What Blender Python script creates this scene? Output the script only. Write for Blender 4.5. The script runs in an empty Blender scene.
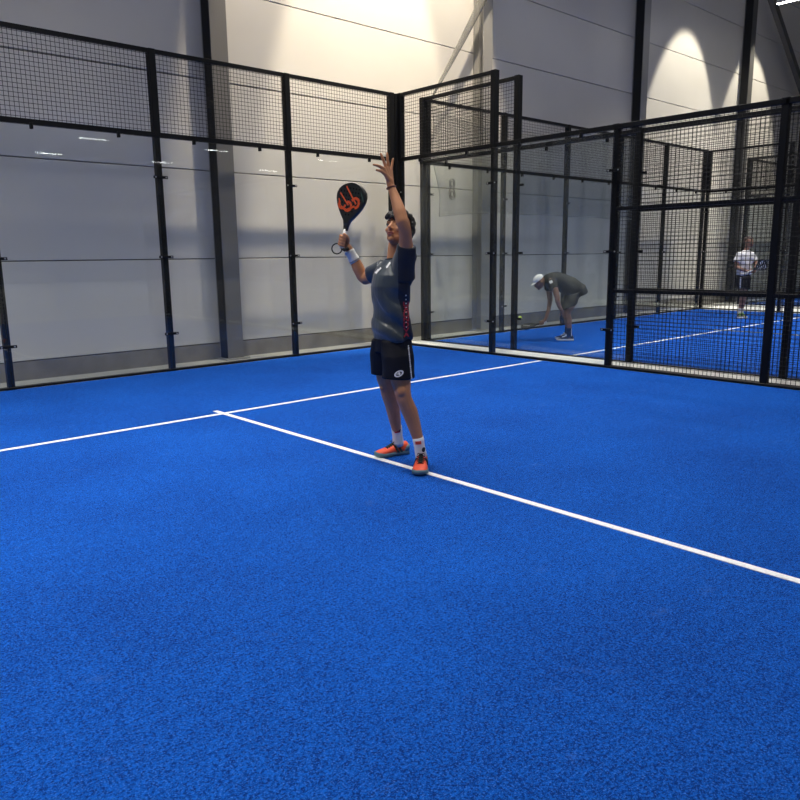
import bpy, bmesh, math, random
from mathutils import Vector, Matrix, noise
from mathutils.bvhtree import BVHTree
random.seed(7)
S = bpy.context.scene
COL = S.collection
PI = math.pi

# ------------------------------------------------------------------ camera, world, exposure
CAM = Vector((-8.434, -9.368, 1.477)); YAW = .7378; PITCH = -.192; ROLL = -.0121
fw = Vector((math.sin(YAW)*math.cos(PITCH), math.cos(YAW)*math.cos(PITCH), math.sin(PITCH)))
rt = fw.cross(Vector((0, 0, 1))).normalized(); up = rt.cross(fw)
r2 = rt*math.cos(ROLL)+up*math.sin(ROLL); u2 = -rt*math.sin(ROLL)+up*math.cos(ROLL)
cd = bpy.data.cameras.new('camera'); cam = bpy.data.objects.new('camera', cd); COL.objects.link(cam)
cam.matrix_world = Matrix(((r2.x, u2.x, -fw.x, CAM.x), (r2.y, u2.y, -fw.y, CAM.y), (r2.z, u2.z, -fw.z, CAM.z), (0, 0, 0, 1)))
cd.sensor_width = 36; cd.lens = 741.0/800*36; cd.clip_end = 200; cd.clip_start = .05
S.camera = cam
w = bpy.data.worlds.new('world'); S.world = w; w.use_nodes = True
w.node_tree.nodes['Background'].inputs[0].default_value = (.30, .36, .5, 1)
w.node_tree.nodes['Background'].inputs[1].default_value = .02
S.view_settings.view_transform = 'Standard'; S.view_settings.look = 'None'
S.view_settings.gamma = 1; S.view_settings.use_curve_mapping = False
S.view_settings.exposure = 0.35
S.cycles.transparent_max_bounces = 32
S.cycles.max_bounces = 8
S.cycles.sample_clamp_indirect = 6

P_COURT = 62      # watts of one LED batten over the courts
KEY = 1.8          # the batten row at the left is the brightest
P_WALL = 1650       # the battens that end next to the far wall
LAMP_Z = 7.6

# ------------------------------------------------------------------ materials
def mat(name, col, rough=.5, metal=0, spec=.5, sheen=0, bump=None, var=None, coat=0):
    m = bpy.data.materials.new(name); m.use_nodes = True
    nt = m.node_tree; b = nt.nodes['Principled BSDF']
    b.inputs['Base Color'].default_value = (*col, 1); b.inputs['Roughness'].default_value = rough
    b.inputs['Metallic'].default_value = metal; b.inputs['Specular IOR Level'].default_value = spec
    if sheen: b.inputs['Sheen Weight'].default_value = sheen
    if coat: b.inputs['Coat Weight'].default_value = coat
    tc = nt.nodes.new('ShaderNodeTexCoord')
    if var:     # (scale, amount)
        n = nt.nodes.new('ShaderNodeTexNoise'); n.inputs['Scale'].default_value = var[0]; n.inputs['Detail'].default_value = 4
        nt.links.new(tc.outputs['Object'], n.inputs['Vector'])
        mp = nt.nodes.new('ShaderNodeMapRange'); mp.inputs[1].default_value = .3; mp.inputs[2].default_value = .7
        mp.inputs[3].default_value = 1-var[1]; mp.inputs[4].default_value = 1+var[1]
        nt.links.new(n.outputs['Fac'], mp.inputs[0])
        mx = nt.nodes.new('ShaderNodeVectorMath'); mx.operation = 'SCALE'; mx.inputs[0].default_value = col
        nt.links.new(mp.outputs[0], mx.inputs['Scale']); nt.links.new(mx.outputs[0], b.inputs['Base Color'])
    if bump:    # (scale, strength, distance)
        n = nt.nodes.new('ShaderNodeTexNoise'); n.inputs['Scale'].default_value = bump[0]; n.inputs['Detail'].default_value = 3
        nt.links.new(tc.outputs['Object'], n.inputs['Vector'])
        bp = nt.nodes.new('ShaderNodeBump'); bp.inputs['Strength'].default_value = bump[1]; bp.inputs['Distance'].default_value = bump[2]
        nt.links.new(n.outputs['Fac'], bp.inputs['Height']); nt.links.new(bp.outputs[0], b.inputs['Normal'])
    return m

def turf_mat():
    m = mat('blue_turf', (.012, .085, .50), .9, spec=.06, sheen=.12)
    m.node_tree.nodes['Principled BSDF'].inputs['Sheen Tint'].default_value = (.12, .42, 1, 1)
    nt = m.node_tree; b = nt.nodes['Principled BSDF']; N = nt.nodes.new; L = nt.links.new
    tc = N('ShaderNodeTexCoord')
    def noi(sc, det, rough=.6):
        n = N('ShaderNodeTexNoise'); n.inputs['Scale'].default_value = sc; n.inputs['Detail'].default_value = det
        n.inputs['Roughness'].default_value = rough
        L(tc.outputs['Object'], n.inputs['Vector']); return n
    big = noi(.9, 6, .65); mid = noi(22, 6, .85); fine = noi(85, 4, .9); speck = noi(170, 2); chalk = noi(3.1, 9, .8)
    r1 = N('ShaderNodeValToRGB')
    r1.color_ramp.elements[0].position = .18; r1.color_ramp.elements[0].color = (.0004, .020, .17, 1)
    r1.color_ramp.elements[1].position = .82; r1.color_ramp.elements[1].color = (.0055, .118, .62, 1)
    a = N('ShaderNodeMath'); a.operation = 'ADD'
    def sc(n, k):
        q = N('ShaderNodeMath'); q.operation = 'MULTIPLY_ADD'; q.inputs[1].default_value = k; q.inputs[2].default_value = -.5*k
        L(n.outputs['Fac'], q.inputs[0]); return q
    s1, s2, s3 = sc(big, .55), sc(mid, 1.5), sc(fine, 4.2)
    L(s1.outputs[0], a.inputs[0]); L(s2.outputs[0], a.inputs[1])
    a2 = N('ShaderNodeMath'); a2.operation = 'ADD'; L(a.outputs[0], a2.inputs[0]); L(s3.outputs[0], a2.inputs[1])
    a3 = N('ShaderNodeMath'); a3.operation = 'ADD'; L(a2.outputs[0], a3.inputs[0]); a3.inputs[1].default_value = .5
    L(a3.outputs[0], r1.inputs[0])
    # sand grains and chalky scuffs lying in the pile
    g = N('ShaderNodeMapRange'); g.inputs[1].default_value = .58; g.inputs[2].default_value = .70; L(speck.outputs['Fac'], g.inputs[0])
    c = N('ShaderNodeMapRange'); c.inputs[1].default_value = .60; c.inputs[2].default_value = .82; c.inputs[4].default_value = .6; L(chalk.outputs['Fac'], c.inputs[0])
    gm = N('ShaderNodeMath'); gm.operation = 'MULTIPLY'; gm.inputs[1].default_value = .55; L(g.outputs[0], gm.inputs[0])
    s = N('ShaderNodeMath'); s.operation = 'MAXIMUM'; L(gm.outputs[0], s.inputs[0]); L(c.outputs[0], s.inputs[1])
    mx = N('ShaderNodeMix'); mx.data_type = 'RGBA'; mx.inputs[7].default_value = (.12, .25, .66, 1)
    L(s.outputs[0], mx.inputs[0]); L(r1.outputs[0], mx.inputs[6]); L(mx.outputs[2], b.inputs['Base Color'])
    bp = N('ShaderNodeBump'); bp.inputs['Strength'].default_value = .7; bp.inputs['Distance'].default_value = .012
    L(fine.outputs['Fac'], bp.inputs['Height']); L(bp.outputs[0], b.inputs['Normal'])
    return m

def glass_mat():
    m = bpy.data.materials.new('safety_glass'); m.use_nodes = True
    nt = m.node_tree; nt.nodes.clear(); N = nt.nodes.new; L = nt.links.new
    o = N('ShaderNodeOutputMaterial'); t = N('ShaderNodeBsdfTransparent'); t.inputs[0].default_value = (.960, .975, .970, 1)
    g = N('ShaderNodeBsdfGlossy'); g.inputs['Roughness'].default_value = .015; g.inputs[0].default_value = (.95, 1, 1, 1)
    # Schlick reflectance of a thin pane, the same from either side
    ge = N('ShaderNodeNewGeometry'); dt = N('ShaderNodeVectorMath'); dt.operation = 'DOT_PRODUCT'
    L(ge.outputs['Incoming'], dt.inputs[0]); L(ge.outputs['Normal'], dt.inputs[1])
    def mth(op, a, b=None):
        q = N('ShaderNodeMath'); q.operation = op; L(a, q.inputs[0])
        if b is not None: q.inputs[1].default_value = b
        return q.outputs[0]
    c1 = mth('ABSOLUTE', mth('SUBTRACT', mth('ABSOLUTE', dt.outputs['Value']), 1.0))
    fr = mth('ADD', mth('MULTIPLY', mth('POWER', c1, 5), .85), .030)
    d = N('ShaderNodeBsdfDiffuse'); d.inputs[0].default_value = (.8, .82, .82, 1)
    m1 = N('ShaderNodeMixShader'); m2 = N('ShaderNodeMixShader')
    # faint smudges of balls and hands on the pane
    tc = N('ShaderNodeTexCoord'); n = N('ShaderNodeTexNoise'); n.inputs['Scale'].default_value = 1.3; n.inputs['Detail'].default_value = 5
    L(tc.outputs['Object'], n.inputs['Vector'])
    mr = N('ShaderNodeMapRange'); mr.inputs[1].default_value = .35; mr.inputs[2].default_value = .75; mr.inputs[3].default_value = .002; mr.inputs[4].default_value = .008
    L(n.outputs['Fac'], mr.inputs[0])
    L(fr, m1.inputs[0]); L(t.outputs[0], m1.inputs[1]); L(g.outputs[0], m1.inputs[2])
    L(mr.outputs[0], m2.inputs[0]); L(m1.outputs[0], m2.inputs[1]); L(d.outputs[0], m2.inputs[2]); L(m2.outputs[0], o.inputs[0])
    return m

def net_mat(fac=.30, col=(.22, .23, .23)):
    m = bpy.data.materials.new('gauze_netting'); m.use_nodes = True
    nt = m.node_tree; nt.nodes.clear(); N = nt.nodes.new; L = nt.links.new
    o = N('ShaderNodeOutputMaterial'); t = N('ShaderNodeBsdfTransparent'); d = N('ShaderNodeBsdfDiffuse'); d.inputs[0].default_value = (*col, 1)
    x = N('ShaderNodeMixShader'); x.inputs[0].default_value = fac
    L(t.outputs[0], x.inputs[1]); L(d.outputs[0], x.inputs[2]); L(x.outputs[0], o.inputs[0]); return m

def emit_mat(name, col, e):
    m = bpy.data.materials.new(name); m.use_nodes = True
    b = m.node_tree.nodes['Principled BSDF']; b.inputs['Base Color'].default_value = (.8, .8, .8, 1)
    b.inputs['Emission Color'].default_value = (*col, 1); b.inputs['Emission Strength'].default_value = e; return m

M = dict(
    turf=turf_mat(), line=mat('white_turf_line', (.78, .80, .84), .8, bump=(160, .5, .006), var=(60, .1)),
    black=mat('black_powder_coat', (.004, .0045, .006), .5, spec=.22), bolt=mat('zinc_bolt', (.6, .6, .6), .3, .9),
    glass=glass_mat(), net=net_mat(),
    concrete=mat('pale_concrete', (.40, .395, .375), .75, var=(1.5, .08), bump=(30, .2, .003)),
    kerb=mat('white_kerb_paint', (.88, .87, .84), .7, var=(4, .05)),
    farwall=mat('grey_wall_paint', (.26, .26, .27), .7),
    sideshade=mat('black_shade', (.008, .009, .012), .7), darksteel=mat('dark_steel', (.10, .10, .10), .5), shadesteel=mat('shaded_steel', (.17, .165, .16), .5),
    plinth=mat('bare_concrete', (.20, .19, .175), .8, var=(3, .2), bump=(25, .3, .004)),
    panel=mat('sandwich_panel', (.66, .64, .61), .38, spec=.5, var=(.8, .03)),
    joint=mat('panel_joint', (.10, .10, .10), .8), steel=mat('painted_steel', (.30, .295, .285), .45, spec=.5),
    roof=mat('roof_deck', (.16, .17, .19), .7), lamp=mat('lamp_housing', (.5, .5, .5), .4),
    tube=emit_mat('lit_diffuser', (1, .97, .92), 22),
    skin=mat('skin', (.50, .225, .11), .5, spec=.4, var=(14, .07)), lips=mat('lips', (.36, .10, .08), .45),
    hair=mat('black_hair', (.008, .007, .007), .5, bump=(180, .8, .01)),
    eye=mat('eye_white', (.7, .68, .65), .2), iris=mat('iris', (.02, .012, .008), .2),
    shirt=mat('slate_jersey', (.029, .043, .060), .38, spec=.6, sheen=.15, bump=(500, .2, .001), var=(3, .25)),
    navy=mat('navy_jersey', (.006, .008, .018), .6, bump=(400, .2, .001)),
    shorts=mat('black_shorts', (.004, .005, .011), .65, spec=.25, var=(8, .3), bump=(12, .3, .02)),
    white=mat('white_print', (.8, .8, .8), .6), red=mat('red_print', (.42, .02, .04), .6),
    sock=mat('white_sock', (.8, .78, .76), .85, bump=(300, .4, .003)),
    orange=mat('orange_red_shoe', (.80, .085, .03), .5, bump=(200, .3, .002)),
    sole=mat('teal_grey_sole', (.10, .19, .23), .6), lace=mat('black_lace', (.01, .012, .015), .7),
    band=mat('white_terry', (.82, .82, .8), .95, bump=(260, .8, .004)),
    brown=mat('brown_bracelet', (.22, .07, .03), .5),
    racket=mat('carbon_racket', (.014, .017, .018), .3, spec=.6), rorange=mat('racket_orange', (.75, .10, .025), .45),
    grip=mat('white_grip', (.75, .75, .75), .6), hole=mat('dark_hole', (.002, .002, .002), .9),
    teal=mat('racket_green', (.05, .12, .10), .4),
    bshirt=mat('charcoal_shirt', (.010, .012, .012), .75, bump=(14, .4, .03)), gshort=mat('grey_black_shorts', (.014, .015, .018), .7, bump=(14, .4, .03)),
    wshirt=mat('white_shirt', (.75, .75, .78), .8, bump=(14, .4, .03)), cap=mat('white_cap', (.8, .8, .8), .8),
    skin2=mat('skin_mid', (.30, .16, .11), .5, var=(14, .07)), greyhair=mat('brown_hair', (.06, .035, .025), .6),
    yellow=mat('ball_felt', (.62, .80, .08), .95, bump=(120, .6, .003)), dshoe=mat('dark_shoe', (.03, .035, .05), .6),
    wsole=mat('white_sole', (.8, .8, .8), .6), greenshoe=mat('green_shoe_trim', (.25, .5, .06), .6),
)

# ------------------------------------------------------------------ mesh helpers
def prop(o, label=None, cat=None, group=None, kind=None):
    for k, v in (('label', label), ('category', cat), ('group', group), ('kind', kind)):
        if v: o[k] = v
    return o
def empty(name, loc=(0, 0, 0), rz=0, label=None, cat=None, group=None, kind=None):
    o = bpy.data.objects.new(name, None); COL.objects.link(o); o.location = loc; o.rotation_euler = (0, 0, rz)
    o.empty_display_size = .1
    return prop(o, label, cat, group, kind)
def link(name, me, parent=None, mats=()):
    for m in mats: me.materials.append(m)
    o = bpy.data.objects.new(name, me); COL.objects.link(o)
    if parent: o.parent = parent
    return o
def obj(name, bm, mats, parent=None, smooth=False):
    bmesh.ops.recalc_face_normals(bm, faces=bm.faces)
    me = bpy.data.meshes.new(name); bm.to_mesh(me); bm.free()
    if not isinstance(mats, (list, tuple)): mats = (mats,)
    if smooth:
        me.polygons.foreach_set('use_smooth', [True]*len(me.polygons))
    return link(name, me, parent, mats)
def box(bm, x0, x1, y0, y1, z0, z1, mi=0, bev=0):
    vs = [bm.verts.new((x, y, z)) for x in (x0, x1) for y in (y0, y1) for z in (z0, z1)]
    fs = [bm.faces.new([vs[i] for i in q]) for q in ((0, 1, 3, 2), (4, 6, 7, 5), (0, 4, 5, 1), (2, 3, 7, 6), (0, 2, 6, 4), (1, 5, 7, 3))]
    for f in fs: f.material_index = mi
    if bev:
        es = list({e for f in fs for e in f.edges})
        bmesh.ops.bevel(bm, geom=es, offset=bev, segments=1, affect='EDGES')
def bx(*a, **k):
    bm = bmesh.new(); box(bm, *a, **k); return bm
def frame_of(d):
    d = d.normalized(); a = Vector((0, 0, 1)) if abs(d.z) < .9 else Vector((1, 0, 0))
    s = d.cross(a).normalized(); return s, s.cross(d).normalized()
def ringloft(bm, rings, caps=True, mi=0, close=True):
    R = [[bm.verts.new(p) for p in r] for r in rings]; n = len(R[0])
    for a, b in zip(R, R[1:]):
        for i in range(n if close else n-1):
            f = bm.faces.new((a[i], a[(i+1) % n], b[(i+1) % n], b[i])); f.material_index = mi
    if caps:
        for r in (R[0][::-1], R[-1]):
            f = bm.faces.new(r); f.material_index = mi
def circ(c, s, t, a, b, n=16):
    return [c+s*(a*math.cos(2*PI*i/n))+t*(b*math.sin(2*PI*i/n)) for i in range(n)]
def capsule(bm, p0, r0, p1, r1, n=14):
    p0 = Vector(p0); p1 = Vector(p1); d = (p1-p0); 
    if d.length < 1e-5: d = Vector((0, 0, 1e-4))
    s, t = frame_of(d); e = d.normalized(); rings = []
    for k in range(5):
        a = -PI/2+PI/2*(k+.25)/4.25; rings.append(circ(p0+e*(r0*math.sin(a)), s, t, r0*math.cos(a), r0*math.cos(a), n))
    for k in range(5):
        a = PI/2*k/4.25; rings.append(circ(p1+e*(r1*math.sin(a)), s, t, r1*math.cos(a), r1*math.cos(a), n))
    ringloft(bm, rings)
def chain(bm, pts):     # pts: (point, radius)
    for (a, ra), (b, rb) in zip(pts, pts[1:]): capsule(bm, a, ra, b, rb)
def ell(bm, c, r, R=None, n=14):
    c = Vector(c); R = R or Matrix.Identity(3); rings = []
    for k in range(1, 10):
        a = -PI/2+PI*k/10
        rings.append([c+R@Vector((r[0]*math.cos(a)*math.cos(2*PI*i/n), r[1]*math.cos(a)*math.sin(2*PI*i/n), r[2]*math.sin(a))) for i in range(n)])
    ringloft(bm, rings)
def cone(bm, p0, r0, p1, r1, n=20, sq=1.0):
    p0 = Vector(p0); p1 = Vector(p1); s, t = frame_of(p1-p0)
    ringloft(bm, [circ(p0, s, t, r0, r0*sq, n), circ(p1, s, t, r1, r1*sq, n)])
def tube(bm, pts, r, n=8, closed=False, mi=0):
    pts = [Vector(p) for p in pts]; rings = []; m = len(pts); prev = None
    for i, p in enumerate(pts):
        d = (pts[(i+1) % m]-pts[i-1]) if closed else pts[min(i+1, m-1)]-pts[max(i-1, 0)]
        s, t = frame_of(d)
        if prev is not None:
            s = (prev-d.normalized()*prev.dot(d.normalized())).normalized(); t = s.cross(d.normalized())
        prev = s; rings.append(circ(p, s, t, r, r, n))
    if closed: rings.append(rings[0]); ringloft(bm, rings, caps=False, mi=mi)
    else: ringloft(bm, rings, mi=mi)
def remesh(name, bm, voxel, smooth_it, mats, parent=None, post=None, pick=None):
    bmesh.ops.recalc_face_normals(bm, faces=bm.faces)
    me = bpy.data.meshes.new('tmp'); bm.to_mesh(me); bm.free()
    o = bpy.data.objects.new('tmp', me); COL.objects.link(o)
    md = o.modifiers.new('r', 'REMESH'); md.mode = 'VOXEL'; md.voxel_size = voxel; md.use_smooth_shade = True
    if smooth_it:
        s = o.modifiers.new('s', 'SMOOTH'); s.factor = .5; s.iterations = smooth_it
    dg = bpy.context.evaluated_depsgraph_get(); ev = o.evaluated_get(dg)
    new = bpy.data.meshes.new_from_object(ev); new.name = name
    bpy.data.objects.remove(o); bpy.data.meshes.remove(me)
    new.materials.clear()
    if post:
        nrm = [v.normal.copy() for v in new.vertices]
        for v, n in zip(new.vertices, nrm): v.co += n*post(v.co, n)
    if not isinstance(mats, (list, tuple)): mats = (mats,)
    for m in mats: new.materials.append(m)
    new.polygons.foreach_set('use_smooth', [True]*len(new.polygons))
    if pick:
        new.polygons.foreach_set('material_index', [pick(p.center, p.normal) for p in new.polygons])
    new.update()
    return link(name, new, parent)

# ------------------------------------------------------------------ the hall
HY = .74                                    # face of the far wall panels
COLX = [-14.1, -8.45, -2.8, 2.855, 8.485, 14.22, 19.9, 25.6]
XL, XR, YF, YN, ZC = -16.0, 30.0, HY, -44.0, 11.6
prop(obj('floor', bx(XL, XR, YN, 1.2, -.3, -.02), M['concrete']), kind='structure')
wb = prop(obj('wall_back', bx(XL, XR, HY+.05, HY+.25, -.02, ZC), M['joint']), kind='structure')
zs = [.22, 1.47, 2.72, 3.97, 5.22, 6.47, 7.72, 8.97, 10.22, ZC]
bays = [(a, b) for a, b in zip([XL]+COLX, COLX+[XR])]
g = .007
for a, b in bays:
    for z0, z1 in zip(zs, zs[1:]):
        obj('wall_panel', bx(a+g*.6, b-g*.6, HY, HY+.06, z0+g, z1-g, bev=.004), M['panel'], wb)
prop(obj('baseboard_back', bx(XL, XR, HY-.02, HY+.05, -.02, .215), M['plinth']), kind='structure')
prop(obj('wall_left', bx(XL-.2, XL, YN, 1, -.02, ZC), M['farwall']), kind='structure')
prop(obj('wall_right', bx(XR, XR+.2, YN, 1, -.02, ZC), M['farwall']), kind='structure')
prop(obj('wall_front', bx(XL, XR, YN-.2, YN, -.02, ZC), M['farwall']), kind='structure')
prop(obj('ceiling', bx(XL-.2, XR+.2, YN-.2, 1.2, ZC, ZC+.2), M['roof']), kind='structure')

COLLAB = {2: 'grey steel wall column behind the left back glass, at the edge of the warm lit wall',
          3: 'cream lit steel wall column behind the corner where two courts meet',
          4: 'dark edged steel wall column above the mesh fence between the dim and the lit wall',
          5: 'steel wall column near the right edge with a diagonal brace bolted to it'}
for i, x in enumerate(COLX):
    if i not in COLLAB: continue
    c = empty('steel_column', (x, .61, -.02), 0, COLLAB[i], 'column')
    h = ZC+.01
    obj('front_flange', bx(-.13, .13, -.13, -.114, 0, h), M[{5: 'darksteel', 2: 'shadesteel'}.get(i, 'steel')], c)  # two columns get a darker front, shade put into the steel colour
    obj('rear_flange', bx(-.13, .13, .10, .116, 0, h), M['steel'], c)
    obj('web', bx(-.006, .006, -.114, .10, 0, h), M['steel'], c)
    if i != 3: obj('side_shade', bx(-.126, -.02, -.112, .098, .02, h-.01), M['sideshade'], c)['label'] = 'black box standing in for the shade on the column side'  # black box imitates the deep shade between the flanges
    obj('base_plate', bx(-.2, .2, -.2, .11, 0, .02), M['steel'], c)
    if i == 5:
        bm = bmesh.new(); A = Vector((.30, -.22, 8.95)); B = Vector((5.6, -.22, 5.0)); d = (B-A).normalized()
        n = Vector((d.z, 0, -d.x))*.10; q = Vector((0, .07, 0))
        ringloft(bm, [[p+n+q, p+n-q, p-n-q, p-n+q] for p in (A, B)])
        obj('diagonal_brace', bm, M['darksteel'], c)
        obj('gusset_plate', bx(-.17, .42, -.16, -.13, 8.72, 8.98), M['steel'], c)

# ------------------------------------------------------------------ turf and lines
def turf(x0, x1, y0, y1, label, skip=()):
    t = prop(obj('court_turf', bx(x0, x1, y0, y1, -.02, 0), M['turf']), label, 'artificial turf')
    cx = (x0+x1)/2
    obj('service_line', bx(x0+.02, x1-.02, -3.055, -3.0, 0, .003), M['line'], t)
    obj('centre_line', bx(cx-.025, cx+.025, y0+.1, -2.86, 0, .0035), M['line'], t)
    return t
turf(-10.0, .045, -10, -.06, 'blue artificial turf of the near court the main player stands on')
turf(.70, 10.72, -10, -.12, 'blue artificial turf of the middle court under the bending player')
turf(13.36, 23.3, -10, -.12, 'blue artificial turf of the farthest court beyond the white walkway')

# ------------------------------------------------------------------ fences
prop(obj('trim_1', bx(.165, .568, -10, -.02, -.02, .02, bev=.004), M['kerb']), kind='structure')
prop(obj('trim_2', bx(11.1, 13.1, -20, .0, -.02, -.001), M['kerb']), kind='structure')
clamp_me = {}
def clamp_mesh(kind):
    if kind in clamp_me: return clamp_me[kind]
    bm = bmesh.new()
    if kind == 'post':
        box(bm, -.095, .095, -.062, -.044, -.017, .017, 0, .003)
        for s in (-1, 1):
            bmesh.ops.create_cone(bm, cap_ends=True, segments=8, radius1=.010, radius2=.008, depth=.01,
                                  matrix=Matrix.Translation((s*.07, -.067, 0))@Matrix.Rotation(PI/2, 4, 'X'))
    else:
        box(bm, -.016, .016, -.064, -.02, -.05, .02, 0, .003)
    for f in bm.faces:
        if kind == 'post' and len(f.verts) <= 8 and abs(abs(f.calc_center_median().x)-.07) < .012 and f.calc_center_median().y < -.063: f.material_index = 1
    me = bpy.data.meshes.new('glass_clamp'); bmesh.ops.recalc_face_normals(bm, faces=bm.faces); bm.to_mesh(me); bm.free()
    me.materials.append(M['black']); me.materials.append(M['bolt']); clamp_me[kind] = me; return me

def wires(bm, x0, x1, z0, z1, y, r=.0029, pitch=.05):
    def bar(a, b):
        a = Vector(a); b = Vector(b); s, t = frame_of(b-a)
        ringloft(bm, [[p+s*r, p+t*r, p-s*r, p-t*r] for p in (a, b)], caps=False)
    n = round((x1-x0)/pitch)
    for i in range(n+1): x = x0+(x1-x0)*i/n; bar((x, y, z0), (x, y, z1))
    n = round((z1-z0)/pitch)
    for i in range(n+1): z = z0+(z1-z0)*i/n; bar((x0, y+r*1.5, z), (x1, y+r*1.5, z))

def fence(loc, rz, secs, label, first=0, plates=True, corner=False, top_first=True):
    """secs: list of 'A' (3 m glass, mesh to 4 m), 'G' (3 m glass), 'M' (3 m wire mesh). local +x runs along the fence,
    local -y is the playing side."""
    f = empty('court_fence', loc, rz, label, 'fence')
    W, H3, H4, g = 2.0, 3.02, 4.02, .045
    hgt = lambda k: H4 if k == 'A' else H3
    n = len(secs)
    for i in range(n+1):
        a = secs[i-1] if i > 0 else secs[0]; b = secs[i] if i < n else secs[-1]
        h = max(hgt(a), hgt(b)); x = i*W
        hw = .055 if (corner and i == 0) else .04
        bm = bmesh.new(); box(bm, x-hw*.9, x+hw*.9, -.036, .045, .0, H3, 0, .004)
        if h > H3: box(bm, x-hw*1.1, x+hw*1.1, -.05, .045, H3-.03, h+.02, 0, .004)
        else: box(bm, x-.042, x+.042, -.04, .048, H3-.03, H3+.035, 0, .003)
        obj('post', bm, M['black'], f)
        if plates and abs(loc[0]-.37) > .3: obj('base_plate', bx(x-.05, x+.05, -.03, .14, -.0185, -.004), M['black'], f)
        if a in 'AG' or b in 'AG':
            for z in (.5, 1.5, 2.5):
                c = link('glass_clamp', clamp_mesh('post'), f); c.location = (x, 0, z)
    bm = bmesh.new(); box(bm, 0, n*W, -.055, .03, .0, .028, 0, .004); obj('base_rail', bm, M['black'], f)
    for i, k in enumerate(secs):
        x0 = i*W; x1 = x0+W
        obj('top_rail', bx(x0, x1, -.04, .02, H3-.03, H3+.03, bev=.004), M['black'], f)
        wm = bmesh.new()
        if k == 'A':
            obj('top_rail', bx(x0, x1, -.035, .02, H4-.03, H4+.02, bev=.004), M['black'], f)
            wires(wm, x0+.05, x1-.05, H3, H4, -.03)
        if k in 'AG':
            obj('glass_pane', bx(x0+.006, x1-.006, -.056, -.044, .035, H3-.035, bev=.001), M['glass'], f)
            for q in (.5, 1.5):
                c = link('glass_clamp', clamp_mesh('rail'), f); c.location = (x0+q, 0, H3-.03)
        else:
            wires(wm, x0+.04, x1-.04, .04, H3, -.03)
            for z in (1.0, 2.03): obj('middle_rail', bx(x0+.04, x1-.04, -.03, .015, z-.022, z+.022, bev=.003), M['black'], f)
        if len(wm.verts): prop(obj('wire_mesh', wm, M['black'], f), kind='stuff')
        else: wm.free()
    return f
# back fences: local x along +X, playing side is -Y
fence((-10.05, 0, 0), 0, 'AAAAA', 'long black framed glass fence with mesh top behind the main player', corner=False)
fence((.75, -.03, 0), 0, 'AAAAA', 'back fence of glass with mesh top behind the bending player and the white shirted player')
fence((13.43, -.03, 0), 0, 'AAAAA', 'farthest back fence of glass and mesh at the right edge')
# side fences: local x along -Y. playing side -X for the near court's right side (rz=-90 deg), +X for left sides
near_side = fence((.113, -.05, 0), -PI/2, 'AGMMM', 'nearest side fence stepping down from tall glass to wire mesh, right of the main player', corner=True)
def mirror_fence(o):        # swap the playing side to the other face
    o.scale = (1, -1, 1)
cf = near_side
bm = bmesh.new(); box(bm, -.05, .0, -.109, -.056, 0, 4.03, 0, .003); obj('corner_post', bm, M['black'], cf)
mirror_fence(fence((.62, -.06, 0), -PI/2, 'AGMMM', 'second side fence just beyond the white strip, bounding the middle court'))
fence((10.92, -.06, 0), -PI/2, 'AGMMM', 'far side fence of the middle court, right behind the white shirted player')
mirror_fence(fence((13.28, -.06, 0), -PI/2, 'AGMMM', 'side fence of the farthest court beyond the white walkway'))

# ------------------------------------------------------------------ netting hung along the wall
nt = empty('hanging_net', (1.3, .3, 2.2), 0, 'thin grey netting hung along the hall wall, gathered into a tail at upper left', 'netting')
bm = bmesh.new(); nx, nz = 70, 14; G = []
for i in range(nx+1):
    u = i/nx; row = []
    for j in range(nz+1):
        v = j/nz
        xl = 1.36-.22*v**1.2+.05*math.sin(9*v); x = xl+(8.3-xl)*u
        zb = 2.17+.10*min(1, u*6)+.02*math.sin(30*u); zt = 4.1-.5*math.sin(PI*min(1, u*1.3)**.7)*.6
        z = zb+(zt-zb)*v
        y = .3+.035*math.sin(70*u+2*v)*(.4+.6*(1-v))*math.exp(-u*2)+.015*math.sin(25*u)
        row.append(bm.verts.new((x-1.3, y-.3, z-2.2)))
    G.append(row)
for i in range(nx):
    for j in range(nz): bm.faces.new((G[i][j], G[i+1][j], G[i+1][j+1], G[i][j+1]))
obj('net_sheet', bm, M['net'], nt, True)
bm = bmesh.new(); tp = []
netd = mat('gathered_net', (.30, .30, .28), .9, bump=(40, .6, .02))
for k in range(15):
    t = k/14; c = Vector((1.14+1.75*t+.18*t*t, .3, 4.1+2.75*t-.1*math.sin(PI*t))); wd = .012+.085*t**.8
    tp.append([c+Vector((wd*math.cos(a)*(1+.25*math.cos(5*a)), .4*wd*math.sin(a), -.3*wd*math.cos(a))) - Vector((1.3, .3, 2.2)) for a in [2*PI*i/20 for i in range(20)]])
ringloft(bm, tp); obj('gathered_tail', bm, net_mat(.55, (.22, .22, .21)), nt, True)
bm = bmesh.new()
tube(bm, [Vector((1.36-.22*v**1.2+.05*math.sin(9*v)-1.3, 0, 2.17+1.93*v-2.2)) for v in [i/16 for i in range(17)]], .007, 6)
tube(bm, [Vector((xl-1.3, 0, 2.17+.10*min(1, (xl-1.36)/6.9*6)-2.2)) for xl in [1.36+.15*i for i in range(46)]], .006, 6)
obj('hem', bm, netd, nt, True)
bm = bmesh.new()          # round looped emblem
for cz, r in ((.09, .085), (-.09, .095)):
    for k in (1, .55): tube(bm, [Vector((.37+.82*k*r*math.cos(a), -.03, .46+cz+k*r*math.sin(a))) for a in [2*PI*i/20 for i in range(20)]], .010, 5, True)
obj('emblem', bm, M['plinth'], nt, True)

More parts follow.
